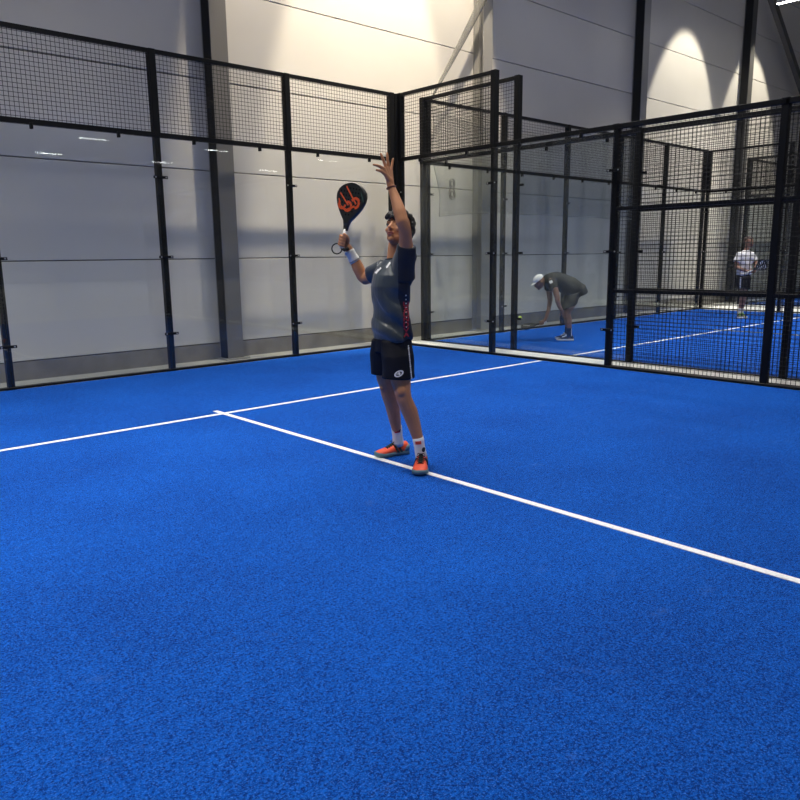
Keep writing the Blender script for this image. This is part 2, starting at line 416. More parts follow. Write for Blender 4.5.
# ------------------------------------------------------------------ lamps
def batten(loc, L, rz, power, spread, label, group, col=(1, .96, .90), h=.1):
    t = empty('led_batten', loc, rz, label, 'ceiling lamp', group)
    obj('housing', bx(-L/2, L/2, -.06, .06, 0, .07, bev=.005), M['lamp'], t)
    obj('diffuser', bx(-L/2+.02, L/2-.02, -.045, .045, -.012, .0), M['tube'], t)
    for s in (-1, 1): obj('hanger_wire', bx(s*L*.4-.004, s*L*.4+.004, -.004, .004, .07, ZC-loc[2]), M['black'], t)
    ld = bpy.data.lights.new('led_light', 'AREA'); ld.shape = 'RECTANGLE'; ld.size = L-.04; ld.size_y = .09
    ld.energy = power; ld.color = col; ld.spread = math.radians(spread)
    lo = bpy.data.objects.new('led_light', ld); COL.objects.link(lo); lo.parent = t; lo.location = (0, 0, -.02)
    return t
for x in (-9.6, -5.2, -.8, 3.5, 7.9, 12.3):
    for y, k in ((-2.5, .85), (-4.7, .85), (-8.6, .45), (-13.5, .42), (-20, .6)):
        seen = x > 12 and y == -2.5
        if seen: y = -1.62; k = .9
        batten((x, y, LAMP_Z), 1.5, PI/2, P_COURT*k*(KEY if x < -9 and y > -5 else 1), 94, 'lit LED batten peeking in at the upper right corner' if seen else 'white LED batten hung in a row above the courts', None if seen else 'LED battens above the courts')
for x in (-8, 0, 7, 14, 22):
    for y in (-28, -31, -38):
        batten((x, y, LAMP_Z), 1.5, 0, P_COURT*1.6, 130, 'white LED batten hung across the rear of the hall', 'LED battens across the rear of the hall')
def wall_spot(loc, aim, half, power, blend, label, col=(1, .86, .64)):
    d = (Vector(aim)-Vector(loc)).normalized()
    t = empty('wall_floodlight', loc, 0, label, 'floodlight', 'floodlights aimed at the far wall')
    bm = bmesh.new(); cone(bm, -d*.26, .07, -d*.02, .13); obj('lamp_body', bm, M['lamp'], t)
    bm = bmesh.new(); cone(bm, -d*.02, .115, -d*.01, .115); obj('lens', bm, M['tube'], t)
    bm = bmesh.new(); tube(bm, [-d*.15, (0, 0, ZC-loc[2])], .012); obj('hanger', bm, M['black'], t)
    ld = bpy.data.lights.new('spot_light', 'SPOT'); ld.energy = power; ld.color = col; ld.spot_size = math.radians(half*2); ld.spot_blend = blend
    ld.shadow_soft_size = .08; lo = bpy.data.objects.new('spot_light', ld); COL.objects.link(lo); lo.parent = t
    lo.rotation_euler = d.to_track_quat('-Z', 'Y').to_euler(); lo.location = d*.02
wall_spot((-.6, -2, 10), (-.6, .74, 5.2), 24.5, P_WALL, .25, 'floodlight washing the left half of the warm lit wall bay')
wall_spot((.9, -2, 10), (.9, .74, 5.2), 25, P_WALL*1.3, .25, 'floodlight washing the right half of the warm lit wall bay')
wall_spot((11.1, -2, 10), (10.8, .74, 3.9), 19.5, P_WALL*1.05, .22, 'floodlight throwing the left cone of light on the wall at upper right', (1, .92, .74))
wall_spot((14.9, -2, 10), (14.8, .74, 3.9), 20, P_WALL*.95, .22, 'floodlight throwing the right cone of light on the wall at upper right', (1, .92, .74))

# ------------------------------------------------------------------ people (local x = to the viewer's right, y = away, z = up)
def V(*a): return Vector(a)
def head_prims(bm, c, R, k=1.0):
    """R maps head space (face towards -Y, Z up) to local space"""
    P = lambda x, y, z: c+R@(V(x, y, z)*k)
    def E(x, y, z, a, b, d): ell(bm, P(x, y, z), (a*k, b*k, d*k), R)
    E(0, .012, .03, .076, .094, .088)          # skull
    E(0, -.010, -.015, .070, .082, .088)        # face
    E(0, -.030, -.070, .054, .054, .038)        # jaw
    E(0, -.076, -.094, .020, .016, .015)        # chin
    capsule(bm, P(0, -.085, .018), .010*k, P(0, -.106, -.020), .0135*k)   # nose bridge and tip
    for s in (-1, 1):
        capsule(bm, P(s*.006, -.098, -.024), .008*k, P(s*.011, -.094, -.024), .008*k)   # nostril wings
        capsule(bm, P(s*.012, -.083, .030), .007*k, P(s*.042, -.074, .028), .008*k)     # brow ridge
        E(s*.040, -.060, -.022, .022, .022, .020)  # cheekbone
        E(s*.078, .012, -.008, .008, .020, .031)   # ear
    capsule(bm, P(-.014, -.088, -.050), .008*k, P(.014, -.088, -.050), .008*k)
    capsule(bm, P(-.012, -.086, -.064), .009*k, P(.012, -.086, -.064), .009*k)
def face_bits(c, R, parent, k=1.0, skinlip=True):
    P = lambda x, y, z: c+R@(V(x, y, z)*k)
    for s in (-1, 1):
        bm = bmesh.new(); ell(bm, P(s*.030, -.072, .010), (.0135*k, .009*k, .0052*k), R, 12); obj('eye', bm, M['eye'], parent, True)
        bm = bmesh.new(); ell(bm, P(s*.030, -.0790, .010), (.0052*k, .003*k, .0048*k), R, 10); obj('pupil', bm, M['iris'], parent, True)
        bm = bmesh.new(); tube(bm, [P(s*.014, -.088, .033), P(s*.032, -.086, .038), P(s*.050, -.073, .032)], .0030*k, 6); obj('eyebrow', bm, M['hair'], parent, True)
    bm = bmesh.new()
    tube(bm, [P(-.025, -.086, -.056), P(-.010, -.0955, -.050), P(0, -.0955, -.052), P(.010, -.0955, -.050), P(.025, -.086, -.056)], .0052*k, 6)
    tube(bm, [P(-.022, -.086, -.058), P(0, -.0955, -.063), P(.022, -.086, -.058)], .0056*k, 6)
    obj('lips', bm, M['lips'], parent, True)
def head_frame(face, roll=0):
    f = Vector(face).normalized(); y = -f; x = y.cross(V(0, 0, 1)).normalized(); z = x.cross(y)
    R = Matrix((x, y, z)).transposed()
    return R@Matrix.Rotation(roll, 3, 'Y')
def hair_blobs(c, R, parent, k, n, col, seed, spread=.013, cut=None, base=(.084, .104, .096)):
    rnd = random.Random(seed); bm = bmesh.new(); P = lambda x, y, z: c+R@(V(x, y, z)*k)
    i = 0
    while i < n:
        a = rnd.uniform(0, 2*PI); u = rnd.uniform(-.5, 1); q = math.sqrt(max(0, 1-u*u))
        d = V(q*math.cos(a), q*math.sin(a), u)
        if cut(d): continue
        p = V(d.x*base[0], .014+d.y*base[1], .032+d.z*base[2])
        r = rnd.uniform(.013, .013+spread); ell(bm, P(*p), (r*k, r*k, r*k), None, 8); i += 1
    return remesh('hair', bm, .0036*k, 0, M[col], parent)

def shoe(parent, heel, toe, z0, L, mu, ms, ml, w=.056, pitch=0.0, label=None, trim=None):
    """a trainer from heel to toe; children: sole, upper, laces"""
    h = V(*heel); t = V(*toe); d = (t-h); d.z = 0; d.normalize(); s = V(-d.y, d.x, 0)
    Rp = lambda x, y, z: V(h.x, h.y, z0)+d*x*math.cos(pitch)+s*y+V(0, 0, z+x*math.sin(pitch))
    out = [(0, .55), (.03, .75), (.10, .80), (.25, .76), (.42, .70), (.60, .90), (.75, 1.0), (.88, .90), (.96, .62), (1, .30)]
    sh = empty('shoe'); sh.parent = parent
    if label: sh['label'] = label
    bm = bmesh.new(); rings = []
    for u, q in out:
        x = u*L; hw = q*w; up_ = .012*max(0, (u-.75)/.25)**1.5
        rings.append([Rp(x, hw, .004+up_), Rp(x, hw*1.04, .018+up_), Rp(x, hw, .034+up_*.8), Rp(x, -hw, .034+up_*.8), Rp(x, -hw*1.04, .018+up_), Rp(x, -hw, .004+up_), Rp(x, -hw*.6, up_), Rp(x, hw*.6, up_)])
    ringloft(bm, rings); obj('sole', bm, ms, sh, True)
    prof = [(.01, .62, .075), (.05, .74, .098), (.14, .76, .098), (.25, .72, .092), (.38, .68, .094), (.5, .78, .080), (.65, .92, .064), (.8, .92, .054), (.92, .66, .047), (.985, .30, .036)]
    bm = bmesh.new(); rings = []
    for u, q, hh in prof:
        x = u*L; hw = q*w; rg = []
        for i in range(15):
            a = PI*i/14; ca, sa = math.cos(a), math.sin(a)
            rg.append(Rp(x, hw*math.copysign(abs(ca)**.75, ca), .028+(hh-.028)*sa**.7))
        rings.append(rg)
    ringloft(bm, rings, close=True); up_o = obj('upper', bm, mu, sh, True)
    bm = bmesh.new()
    tb = [Rp(L*u, 0, z) for u, z in ((.37, .108), (.42, .100), (.50, .088), (.60, .076), (.66, .070))]
    for k, (a, b) in enumerate(zip(tb, tb[1:])):
        ringloft(bm, [[a+s*.016-V(0, 0, .012), a+s*.014+V(0, 0, .002), a-s*.014+V(0, 0, .002), a-s*.016-V(0, 0, .012)], [b+s*.016-V(0, 0, .012), b+s*.014+V(0, 0, .002), b-s*.014+V(0, 0, .002), b-s*.016-V(0, 0, .012)]])
    for k, u in enumerate((.41, .47, .53, .59, .65)):
        zz = .106-(u-.4)*.145
        tube(bm, [Rp(L*u, -.026, zz-.012), Rp(L*(u+.015), 0, zz+.004), Rp(L*u, .026, zz-.012)], .0035, 6)
    tube(bm, [Rp(L*.40, 0, .112), Rp(L*.44, .022, .118), Rp(L*.50, .030, .10), Rp(L*.43, .004, .112), Rp(L*.50, -.030, .10), Rp(L*.44, -.02, .118), Rp(L*.40, 0, .112)], .003, 6)
    obj('laces', bm, ml, sh, True)
    if trim:
        bm = bmesh.new()
        for sd in (-1, 1):
            for u in (.26, .36):
                pts = [Rp(L*(u+.10*q), sd*(w*(.80+.10*q)-.024*q*q), .030+.052*q) for q in (0, .35, .7, 1)]
                for a, b in zip(pts, pts[1:]): ringloft(bm, [[a+d*.010, a+d*.010+s*sd*.004, a-d*.010+s*sd*.004, a-d*.010], [b+d*.008, b+d*.008+s*sd*.004, b-d*.008+s*sd*.004, b-d*.008]])
        obj('side_stripes', bm, trim, sh, True)
        bm = bmesh.new(); rings = []
        for u, q, hh in ((-.012, .50, .070), (.02, .72, .082), (.10, .80, .066), (.16, .78, .050)):
            x = u*L; hw = q*w; rings.append([Rp(x, hw*1.04, .03), Rp(x, hw*1.02, hh), Rp(x, hw*.8, hh+.002), Rp(x, -hw*.8, hh+.002), Rp(x, -hw*1.02, hh), Rp(x, -hw*1.04, .03)])
        ringloft(bm, rings); obj('heel_counter', bm, ms, sh, True)
    return sh
def sleeve_tube(name, p0, p1, r0, r1, m, parent, label=None, n=20):
    bm = bmesh.new(); p0 = V(*p0); p1 = V(*p1); s, t = frame_of(p1-p0); rings = []
    for k in range(7):
        u = k/6; r = r0+(r1-r0)*u+.0015*math.sin(9*u); rings.append(circ(p0.lerp(p1, u), s, t, r, r, n))
    ringloft(bm, rings); o = obj(name, bm, m, parent, True)
    if label: o['label'] = label
    return o
def torso_rings(secs, wdir):
    """secs: (x, y, z, half width, half depth)"""
    n = V(-wdir.y, wdir.x, 0); return [circ(V(x, y, z), wdir, n, a, b, 28) for x, y, z, a, b in secs]
def bvh_of(*objs):
    out = []
    for o in objs:
        me = o.data; out.append(BVHTree.FromPolygons([v.co.copy() for v in me.vertices], [tuple(p.vertices) for p in me.polygons]))
    return out
def printed(name, polys, bv, m, parent, off=.0025, y0=-1.2, label=None):
    """flat print laid on the cloth: outlines in (x, z) dropped onto the surface along +y, as a thin raised skin"""
    bm = bmesh.new()
    for poly in polys:
        c2 = V(sum(p[0] for p in poly)/len(poly), 0, sum(p[1] for p in poly)/len(poly))
        pts = []
        for i, p in enumerate(poly):
            q = poly[(i+1) % len(poly)]; pts.append(p); L_ = math.dist(p, q)
            for k in range(1, int(L_/.012)+1): pts.append((p[0]+(q[0]-p[0])*k/(int(L_/.012)+1), p[1]+(q[1]-p[1])*k/(int(L_/.012)+1)))
        def drop(p):
            best = None
            for b in bv:
                h = b.ray_cast(V(p[0], y0, p[1]), V(0, 1, 0))
                if h[0] is not None and (best is None or h[0].y < best[0].y): best = h
            return None if best is None else best[0]+best[1]*off*(1 if best[1].y < 0 else -1)
        vs = [drop(p) for p in pts]; c = drop((c2.x, c2.z))
        if c is None or any(v is None for v in vs): continue
        cv = bm.verts.new(c); vv = [bm.verts.new(v) for v in vs]
        for i in range(len(vv)): bm.faces.new((cv, vv[i], vv[(i+1) % len(vv)]))
    if not len(bm.verts): bm.free(); return None
    o = obj(name, bm, m, parent)
    if label: o['label'] = label
    return o
def rect(cx, cz, w_, h_, a=0):
    ca, sa = math.cos(a), math.sin(a)
    return [(cx+ca*x-sa*y, cz+sa*x+ca*y) for x, y in ((-w_/2, -h_/2), (w_/2, -h_/2), (w_/2, h_/2), (-w_/2, h_/2))]
def ellp(cx, cz, a, b, rot=0, n=14):
    return [(cx+a*math.cos(t)*math.cos(rot)-b*math.sin(t)*math.sin(rot), cz+a*math.cos(t)*math.sin(rot)+b*math.sin(t)*math.cos(rot)) for t in [2*PI*i/n for i in range(n)]]

def padel_racket(o, u, v, label, base, stripes='orange'):
    """o = butt of the handle, u = along handle, v = across the face; all in the local frame of base"""
    u = u.normalized(); v = (v-u*v.dot(u)).normalized(); w_ = u.cross(v)
    rk = empty('padel_racket', base.location, base.rotation_euler.z, label, 'racket')
    P = lambda a, b, c=0: o+u*a+v*b+w_*c
    def hw(t):          # half width of the head at t along the racket
        if t < .19: return .014+.012*max(0, (t-.13)/.06)
        q = (t-.19)/.265; K = ((0, .026), (.12, .056), (.25, .084), (.4, .110), (.55, .127), (.68, .130), (.8, .118), (.9, .090), (.96, .060), (1, .018))
        for (a, ha), (b, hb) in zip(K, K[1:]):
            if q <= b+1e-6: return ha+(hb-ha)*(q-a)/(b-a)
        return .018
    ts = [.125+.33*i/40 for i in range(41)]; ts[-1] = .4549
    bm = bmesh.new(); rings = []
    outl = [(t, hw(t)) for t in ts]
    for t, h in outl:
        T = .0165 if t > .17 else .012
        rings.append([P(t, -h, -T*.75), P(t, -h-.003, 0), P(t, -h, T*.75), P(t, -h*.9, T), P(t, h*.9, T), P(t, h, T*.75), P(t, h+.003, 0), P(t, h, -T*.75), P(t, h*.9, -T), P(t, -h*.9, -T)])
    ringloft(bm, rings); obj('racket_head', bm, M['racket'], rk)
    bm = bmesh.new(); rings = [circ(P(a, 0), v, w_, .0165+(.004 if a < .012 else 0), .0145+(.004 if a < .012 else 0), 14) for a in (0, .006, .012, .016, .05, .09, .135)]
    ringloft(bm, rings); obj('grip', bm, M['grip'], rk, True)
    bm = bmesh.new()
    for t in [.235+.026*i for i in range(8)]:
        for b in [-.09+.026*i for i in range(8)]:
            if abs(b) < hw(t)-.03:
                for s in (-1, 1):
                    ringloft(bm, [circ(P(t, b, s*.0150), u, v, .006, .006, 8), circ(P(t, b, s*.0172), u, v, .006, .006, 8)])
    prop(obj('drill_holes', bm, M['hole'], rk), kind='stuff')
    def flat(polys, m, name):
        bm = bmesh.new()
        for s in (-1, 1):
            for pl in polys:
                ringloft(bm, [[P(a, b, s*.0166) for a, b in pl], [P(a, b, s*.0179) for a, b in pl]])
        obj(name, bm, M[m], rk)
    def bar(a0, b0, a1, b1, w):
        d = V(a1-a0, b1-b0, 0).normalized()*w/2; return [(a0-d.y, b0+d.x), (a0+d.y, b0-d.x), (a1+d.y, b1-d.x), (a1-d.y, b1+d.x)]
    if stripes == 'plain':
        flat([bar(.30, -.05, .40, .05, .012)], 'white', 'accent_stripe')
    elif stripes == 'orange':
        pl = [bar(.425, -.052, .315, .062, .010), bar(.375, -.098, .300, -.005, .010)]
        def arc(c, r, a0, a1, w, n=7):
            pts = [(c[0]+r*math.cos(a0+(a1-a0)*i/n), c[1]+r*math.sin(a0+(a1-a0)*i/n)) for i in range(n+1)]
            return [bar(*p, *q, w) for p, q in zip(pts, pts[1:])]
        pl += arc((.322, .052), .034, -1.2, 3.0, .019)+arc((.292, -.008), .031, -.4, 3.9, .018)+arc((.300, -.062), .030, 1.6, 5.4, .015)
        pl += [bar(.285, -.07, .262, -.02, .014), bar(.262, -.02, .300, .05, .014), bar(.335, -.10, .288, -.075, .010)]
        flat(pl, 'rorange', 'emblem')
        flat([bar(.40, .085, .34, .122, .006)], 'teal', 'accent_stripe')
    else:
        pl = []
        for a0 in (.235, .275, .315, .355, .395):
            h = hw(a0)-.025; pl += [bar(a0-.012, -h, a0+.004, -.01, .013), bar(a0, .012, a0+.014, h*.9, .013)]
        flat(pl, 'white', 'stripes')
    return rk, P

# ---- main player
B1 = empty('person', (-4.93, -5.55, 0), -YAW, 'player in slate jersey and black shorts reaching one arm up, racket in the other hand', 'person')
wd = V(.52, -.85, 0).normalized(); nd = V(-wd.y, wd.x, 0)
HC = V(-.022, .018, 1.652); HR = head_frame((-.52, -.80, .33), roll=-.04)
bm = bmesh.new(); head_prims(bm, HC, HR)
capsule(bm, (-.052, .022, 1.42), .058, (-.035, .035, 1.585), .054)           # neck
ringloft(bm, torso_rings([(-.072, 0, .80, .10, .08), (-.075, 0, .92, .125, .085), (-.075, 0, 1.18, .125, .085), (-.075, 0, 1.32, .13, .09), (-.065, .01, 1.39, .11, .07), (-.055, .015, 1.45, .06, .055)], wd))
# legs (left leg is nearer the viewer)
chain(bm, [((-.04, -.05, .80), .085), ((-.018, -.10, .63), .073), ((-.004, -.125, .55), .056), ((.004, -.125, .50), .054), ((.045, -.105, .40), .0555), ((.075, -.10, .30), .047), ((.108, -.10, .18), .034), ((.122, -.085, .09), .036)])
chain(bm, [((.120, -.10, .07), .030), ((.114, -.17, .045), .022)])
chain(bm, [((-.11, .05, .80), .085), ((-.122, .08, .63), .073), ((-.116, .10, .55), .056), ((-.108, .11, .50), .054), ((-.080, .155, .40), .0545), ((-.066, .18, .30), .046), ((-.048, .225, .18), .034), ((-.040, .25, .09), .036)])
chain(bm, [((-.040, .25, .07), .030), ((-.10, .235, .045), .022)])
# kneecaps
ell(bm, (-.012, -.168, .56), (.034, .020, .040)); ell(bm, (-.15, .075, .555), (.022, .032, .038))
# left arm raised
chain(bm, [((.018, -.10, 1.41), .062), ((.030, -.15, 1.52), .048), ((.020, -.215, 1.655), .041), ((.003, -.225, 1.70), .042), ((-.012, -.205, 1.76), .043), ((-.040, -.17, 1.85), .033), ((-.066, -.145, 1.925), .025), ((-.074, -.14, 1.96), .026)])
pc = V(-.082, -.135, 1.995)
for a, b in (((-.074, -.14, 1.955), (-.112, -.165, 2.035)), ((-.072, -.135, 1.955), (-.098, -.145, 2.045)), ((-.070, -.13, 1.955), (-.082, -.120, 2.045)), ((-.066, -.125, 1.955), (-.066, -.100, 2.035))):
    capsule(bm, a, .019, b, .0125)
capsule(bm, (-.078, -.15, 1.965), .019, (-.100, -.165, 1.998), .014)
chain(bm, [((-.100, -.165, 1.998), .0125), ((-.128, -.178, 2.018), .0105), ((-.156, -.185, 2.024), .0085)])                 # thumb
chain(bm, [((-.112, -.165, 2.035), .0115), ((-.142, -.178, 2.050), .0098), ((-.160, -.184, 2.055), .0088), ((-.176, -.190, 2.058), .0078)])   # index
chain(bm, [((-.098, -.145, 2.045), .0115), ((-.112, -.152, 2.088), .0100), ((-.122, -.156, 2.110), .0090), ((-.130, -.158, 2.128), .0080)])   # middle
chain(bm, [((-.082, -.120, 2.045), .0112), ((-.086, -.118, 2.090), .0098), ((-.088, -.116, 2.116), .0088), ((-.089, -.114, 2.136), .0078)])   # ring
chain(bm, [((-.066, -.100, 2.035), .0105), ((-.058, -.090, 2.070), .0090), ((-.054, -.085, 2.090), .0082), ((-.051, -.082, 2.106), .0072)])   # little
# right arm back and out, holding the racket
chain(bm, [((-.145, .125, 1.375), .060), ((-.20, .17, 1.345), .050), ((-.262, .215, 1.318), .042), ((-.285, .225, 1.335), .041), ((-.315, .225, 1.40), .043), ((-.345, .222, 1.47), .034), ((-.378, .218, 1.535), .026)])
RO = V(-.424, .190, 1.535); RU = V(.100, -.01, .436).normalized(); RV = V(.80, -.58, -.20)
G = lambda t: RO+RU*t
hv = V(.35, .55, .05).normalized(); hv = (hv-RU*hv.dot(RU)).normalized(); hw_ = RU.cross(hv)
Q = lambda t, ang, r: G(t)+(hv*math.cos(ang)+hw_*math.sin(ang))*r
chain(bm, [((-.378, .218, 1.535), .026), (tuple(Q(.035, 0.1, .036)), .022), (tuple(Q(.075, -.1, .034)), .018)])
chain(bm, [((-.378, .218, 1.535), .024), (tuple(Q(.045, .8, .034)), .018), (tuple(Q(.080, .7, .032)), .015)])
for k, t in enumerate((.082, .062, .042, .024)):
    r = (.0108, .0112, .0108, .0098)[k]
    chain(bm, [(tuple(Q(t, .75, .031)), r*1.15), (tuple(Q(t+.002, 1.6, .0285)), r*1.05), (tuple(Q(t, 2.5, .027)), r), (tuple(Q(t-.003, 3.4, .027)), r*.95), (tuple(Q(t-.004, 4.1, .028)), r*.85)])
chain(bm, [(tuple(Q(.050, -.35, .036)), .016), (tuple(Q(.074, -1.2, .031)), .0125), (tuple(Q(.090, -2.0, .028)), .0112), (tuple(Q(.100, -2.7, .028)), .0095)])
remesh('body', bm, .0042, 1, M['skin'], B1)
face_bits(HC, HR, B1)
hair_blobs(HC, HR, B1, 1.0, 150, 'hair', 3, .012, lambda d: (d.y < -.15 and d.z < .55) or (d.z < -.25 and d.y < .25) or (abs(d.x) > .7 and d.y < .1 and d.z < .1))
bm = bmesh.new(); rnd = random.Random(5)      # fringe over the forehead
for i in range(26):
    x = rnd.uniform(-.06, .06); p = HC+HR@V(x, -.088-rnd.uniform(0, .008)+abs(x)*.35, rnd.uniform(.058, .092)); r = rnd.uniform(.012, .018); ell(bm, p, (r, r, r), None, 8)
remesh('fringe', bm, .004, 1, M['hair'], B1)
# jersey
def folds(co, n):
    a = math.sin(26*(co.x*1.1+co.z*1.0)+9*co.y+2.5*noise.noise(co*5)); b = noise.noise(co*9)
    return .0085*(abs(a)**.6*(1 if a > 0 else -1))*min(1, max(0, (1.40-co.z)*4))+.006*b
bm = bmesh.new()
ringloft(bm, torso_rings([(-.075, 0, .905, .166, .128), (-.076, 0, .93, .170, .128), (-.077, 0, 1.03, .160, .121), (-.080, 0, 1.15, .158, .118), (-.082, 0, 1.27, .168, .124), (-.072, .005, 1.35, .166, .118), (-.060, .01, 1.405, .140, .098), (-.052, .015, 1.442, .095, .074), (-.050, .018, 1.462, .066, .060)], wd))
cone(bm, (.003, -.075, 1.335), .090, (.030, -.150, 1.545), .062); cone(bm, (.0, -.05, 1.40), .085, (.03, -.12, 1.49), .074)
ell(bm, (.030, -.04, 1.44), (.060, .07, .075)); ell(bm, (.035, -.06, 1.36), (.052, .06, .09))
cone(bm, (-.125, .10, 1.385), .074, (-.222, .175, 1.342), .062)
ell(bm, (-.120, .09, 1.385), (.060, .06, .056))
cut = lambda c, n: 1 if (c.x > -.028+.032*min(1, max(0, (1.20-c.z)/.12)) or c.y > .11+.3*(c.x < -.13)) else 0
shirt = remesh('jersey', bm, .006, 2, [M['shirt'], M['navy']], B1, folds, cut)
bm = bmesh.new(); cc = V(-.050, .015, 1.455); tube(bm, [cc+wd*(.064*math.cos(a))+V(-wd.y, wd.x, 0)*(.060*math.sin(a))+V(0, 0, .006*math.cos(a)) for a in [2*PI*i/24 for i in range(24)]], .006, 8, True)
obj('collar', bm, M['navy'], B1, True)
# shorts
def fold2(co, n): return .006*noise.noise(co*8)+.003*math.sin(22*co.x+14*co.y+5*co.z)
bm = bmesh.new()
ringloft(bm, torso_rings([(-.075, 0, .955, .142, .108), (-.075, 0, .90, .160, .122), (-.075, 0, .82, .168, .126)], wd))
ringloft(bm, torso_rings([(-.045, -.05, .90, .088, .118), (-.038, -.075, .80, .100, .122), (-.034, -.088, .70, .102, .118), (-.034, -.092, .645, .106, .120)], wd))
ringloft(bm, torso_rings([(-.110, .045, .90, .088, .118), (-.118, .060, .80, .100, .120), (-.124, .070, .70, .100, .112), (-.125, .075, .648, .102, .112)], wd))
shorts = remesh('shorts', bm, .006, 1, M['shorts'], B1, fold2)
bs = bvh_of(shirt); bq = bvh_of(shorts)
# printed marks: vertical red lettering on the flank with white specks, white shoulder bars, oval badge and dotted side stripe
def stroke(pts, w):
    out = []
    for (a, b), (c, d) in zip(pts, pts[1:]):
        L_ = math.dist((a, b), (c, d)); nx, nz = -(d-b)/L_*w/2, (c-a)/L_*w/2; out.append([(a+nx, b+nz), (a-nx, b-nz), (c-nx, d-nz), (c+nx, d+nz)])
    return out
red = []; x0, x1 = .008, .038; z = 1.175
glyph = {'D': [[(0, 0), (0, 1), (.7, 1), (1, .5), (.7, 0), (0, 0)]], 'U': [[(0, 1), (0, 0), (1, 0), (1, 1)]], 'O': [[(0, 0), (0, 1), (1, 1), (1, 0), (0, 0)]],
         'N': [[(0, 0), (0, 1), (1, 0), (1, 1)]], 'V': [[(0, 1), (.5, 0), (1, 1)]], 'A': [[(0, 0), (.5, 1), (1, 0)], [(.25, .45), (.75, .45)]], 'X': [[(0, 0), (1, 1)], [(0, 1), (1, 0)]]}
for ch in 'UXONDVA':
    hz = .031
    for st in glyph[ch]: red += stroke([(x0+p[0]*(x1-x0), z-hz+p[1]*hz*.9) for p in st], .0075)
    z -= .035
printed('red_lettering', red, bs, M['red'], B1)
printed('white_specks', [ellp(.023, 1.215-i*.028, .0045, .005) for i in range(4)]+[ellp(.022+.003*(i % 2), 1.10-i*.033, .003, .004) for i in range(4)], bs, M['white'], B1)
printed('shoulder_bars', [rect(-.168, 1.375, .014, .036, -.75), rect(-.148, 1.392, .010, .020, -.75), rect(-.090, 1.418, .012, .040, -.65), rect(-.100, 1.405, .008, .018, -.65)], bs, M['white'], B1)
bz, bxx = .690, -.030
printed('oval_badge', [ellp(bxx, bz, .034, .021, .45)], bq, M['white'], B1)
printed('badge_emblem', [ellp(bxx, bz, .022, .012, .45)], bq, M['shorts'], B1, .0036)
printed('badge_letter', [ellp(bxx+.002, bz+.001, .008, .011, .2)]+[rect(bxx-.012, bz-.002, .006, .012, -.2)], bq, M['white'], B1, .0046)
printed('side_stripe', [rect(.036+.0012*i, .868-.0135*i, .007+.003*(i % 3 == 1), .010) for i in range(17)], bq, M['white'], B1)
# socks, shoes, wristband, bracelet
sk = sleeve_tube('sock', (.122, -.088, .075), (.098, -.10, .222), .040, .0385, M['sock'], B1)
bk = bvh_of(sk)
printed('sock_badge', [rect(.100, .188, .040, .024, .1)], bk, M['orange'], B1); printed('sock_dot', [ellp(.136, .135, .012, .017)], bk, M['navy'], B1)
sk2 = sleeve_tube('sock', (-.040, .248, .075), (-.054, .215, .232), .040, .0385, M['sock'], B1)
bk = bvh_of(sk2); printed('sock_badge', [rect(-.048, .198, .042, .026, .15)], bk, M['red'], B1); printed('sock_dot', [ellp(-.034, .206, .012, .010)], bk, M['navy'], B1)
shoe(B1, (.127, -.030, 0), (.106, -.29, 0), 0, .300, M['orange'], M['sole'], M['lace'], trim=M['lace'])
shoe(B1, (.030, .290, 0), (-.175, .19, 0), 0, .272, M['orange'], M['sole'], M['lace'], trim=M['lace'])
sleeve_tube('wristband', (-.332, .223, 1.440), (-.376, .218, 1.520), .0395, .0355, M['band'], B1, 'white towelling wristband')
sleeve_tube('wristband_stripe', (-.336, .2225, 1.447), (-.339, .222, 1.453), .0402, .0400, M['navy'], B1)
bm = bmesh.new(); c = V(-.066, -.148, 1.918); ax = V(-.3, .2, 1).normalized(); s_, t_ = frame_of(ax)
tube(bm, [c+s_*.030*math.cos(a)+t_*.029*math.sin(a) for a in [2*PI*i/24 for i in range(24)]], .0045, 6, True)
obj('bracelet', bm, M['brown'], B1, True)
rk, RP = padel_racket(RO, RU, RV, 'black teardrop padel racket with orange emblem raised by the main player', B1)
bm = bmesh.new(); loop = [RO+V(-.035+.036*math.cos(a), -.004+.01*math.sin(a), -.002+.036*math.sin(a)) for a in [2*PI*i/26 for i in range(26)]]
tube(bm, loop, .0048, 8, True); tube(bm, [RO, RO+V(.02, -.02, -.012), RO+V(.05, -.018, .0)], .012, 8)
obj('wrist_cord', bm, M['lace'], rk, True)

# ---- bending player in the middle court
B2 = empty('person', (2.4, -1.74, 0), -YAW, 'player in white cap and charcoal kit bending low to bounce a ball', 'person')
HC2 = V(-.462, -.02, 1.005); HR2 = head_frame((-.80, -.12, -.62))
bm = bmesh.new(); head_prims(bm, HC2, HR2, 1.0)
chain(bm, [((-.42, 0, 1.02), .056), ((-.30, 0, 1.03), .065)])
chain(bm, [((-.27, 0, 1.02), .085), ((-.10, 0, 1.0), .11), ((.08, 0, .90), .11), ((.17, 0, .82), .11)])
chain(bm, [((.15, -.09, .78), .085), ((.07, -.13, .62), .08), ((.0, -.14, .49), .060), ((.035, -.14, .36), .058), ((.055, -.14, .20), .040), ((.055, -.14, .08), .042)])
chain(bm, [((.17, .09, .78), .085), ((.10, .10, .62), .08), ((.05, .10, .50), .060), ((.07, .12, .36), .058), ((.085, .14, .20), .040), ((.09, .14, .08), .042)])
chain(bm, [((.055, -.14, .07), .03), ((-.03, -.14, .045), .022)]); chain(bm, [((.09, .14, .07), .03), ((.0, .14, .045), .022)])
chain(bm, [((-.265, -.15, 1.02), .070), ((-.225, -.21, .88), .056), ((-.19, -.23, .755), .046), ((-.185, -.235, .70), .045), ((-.15, -.22, .60), .034), ((-.11, -.20, .545), .030)])
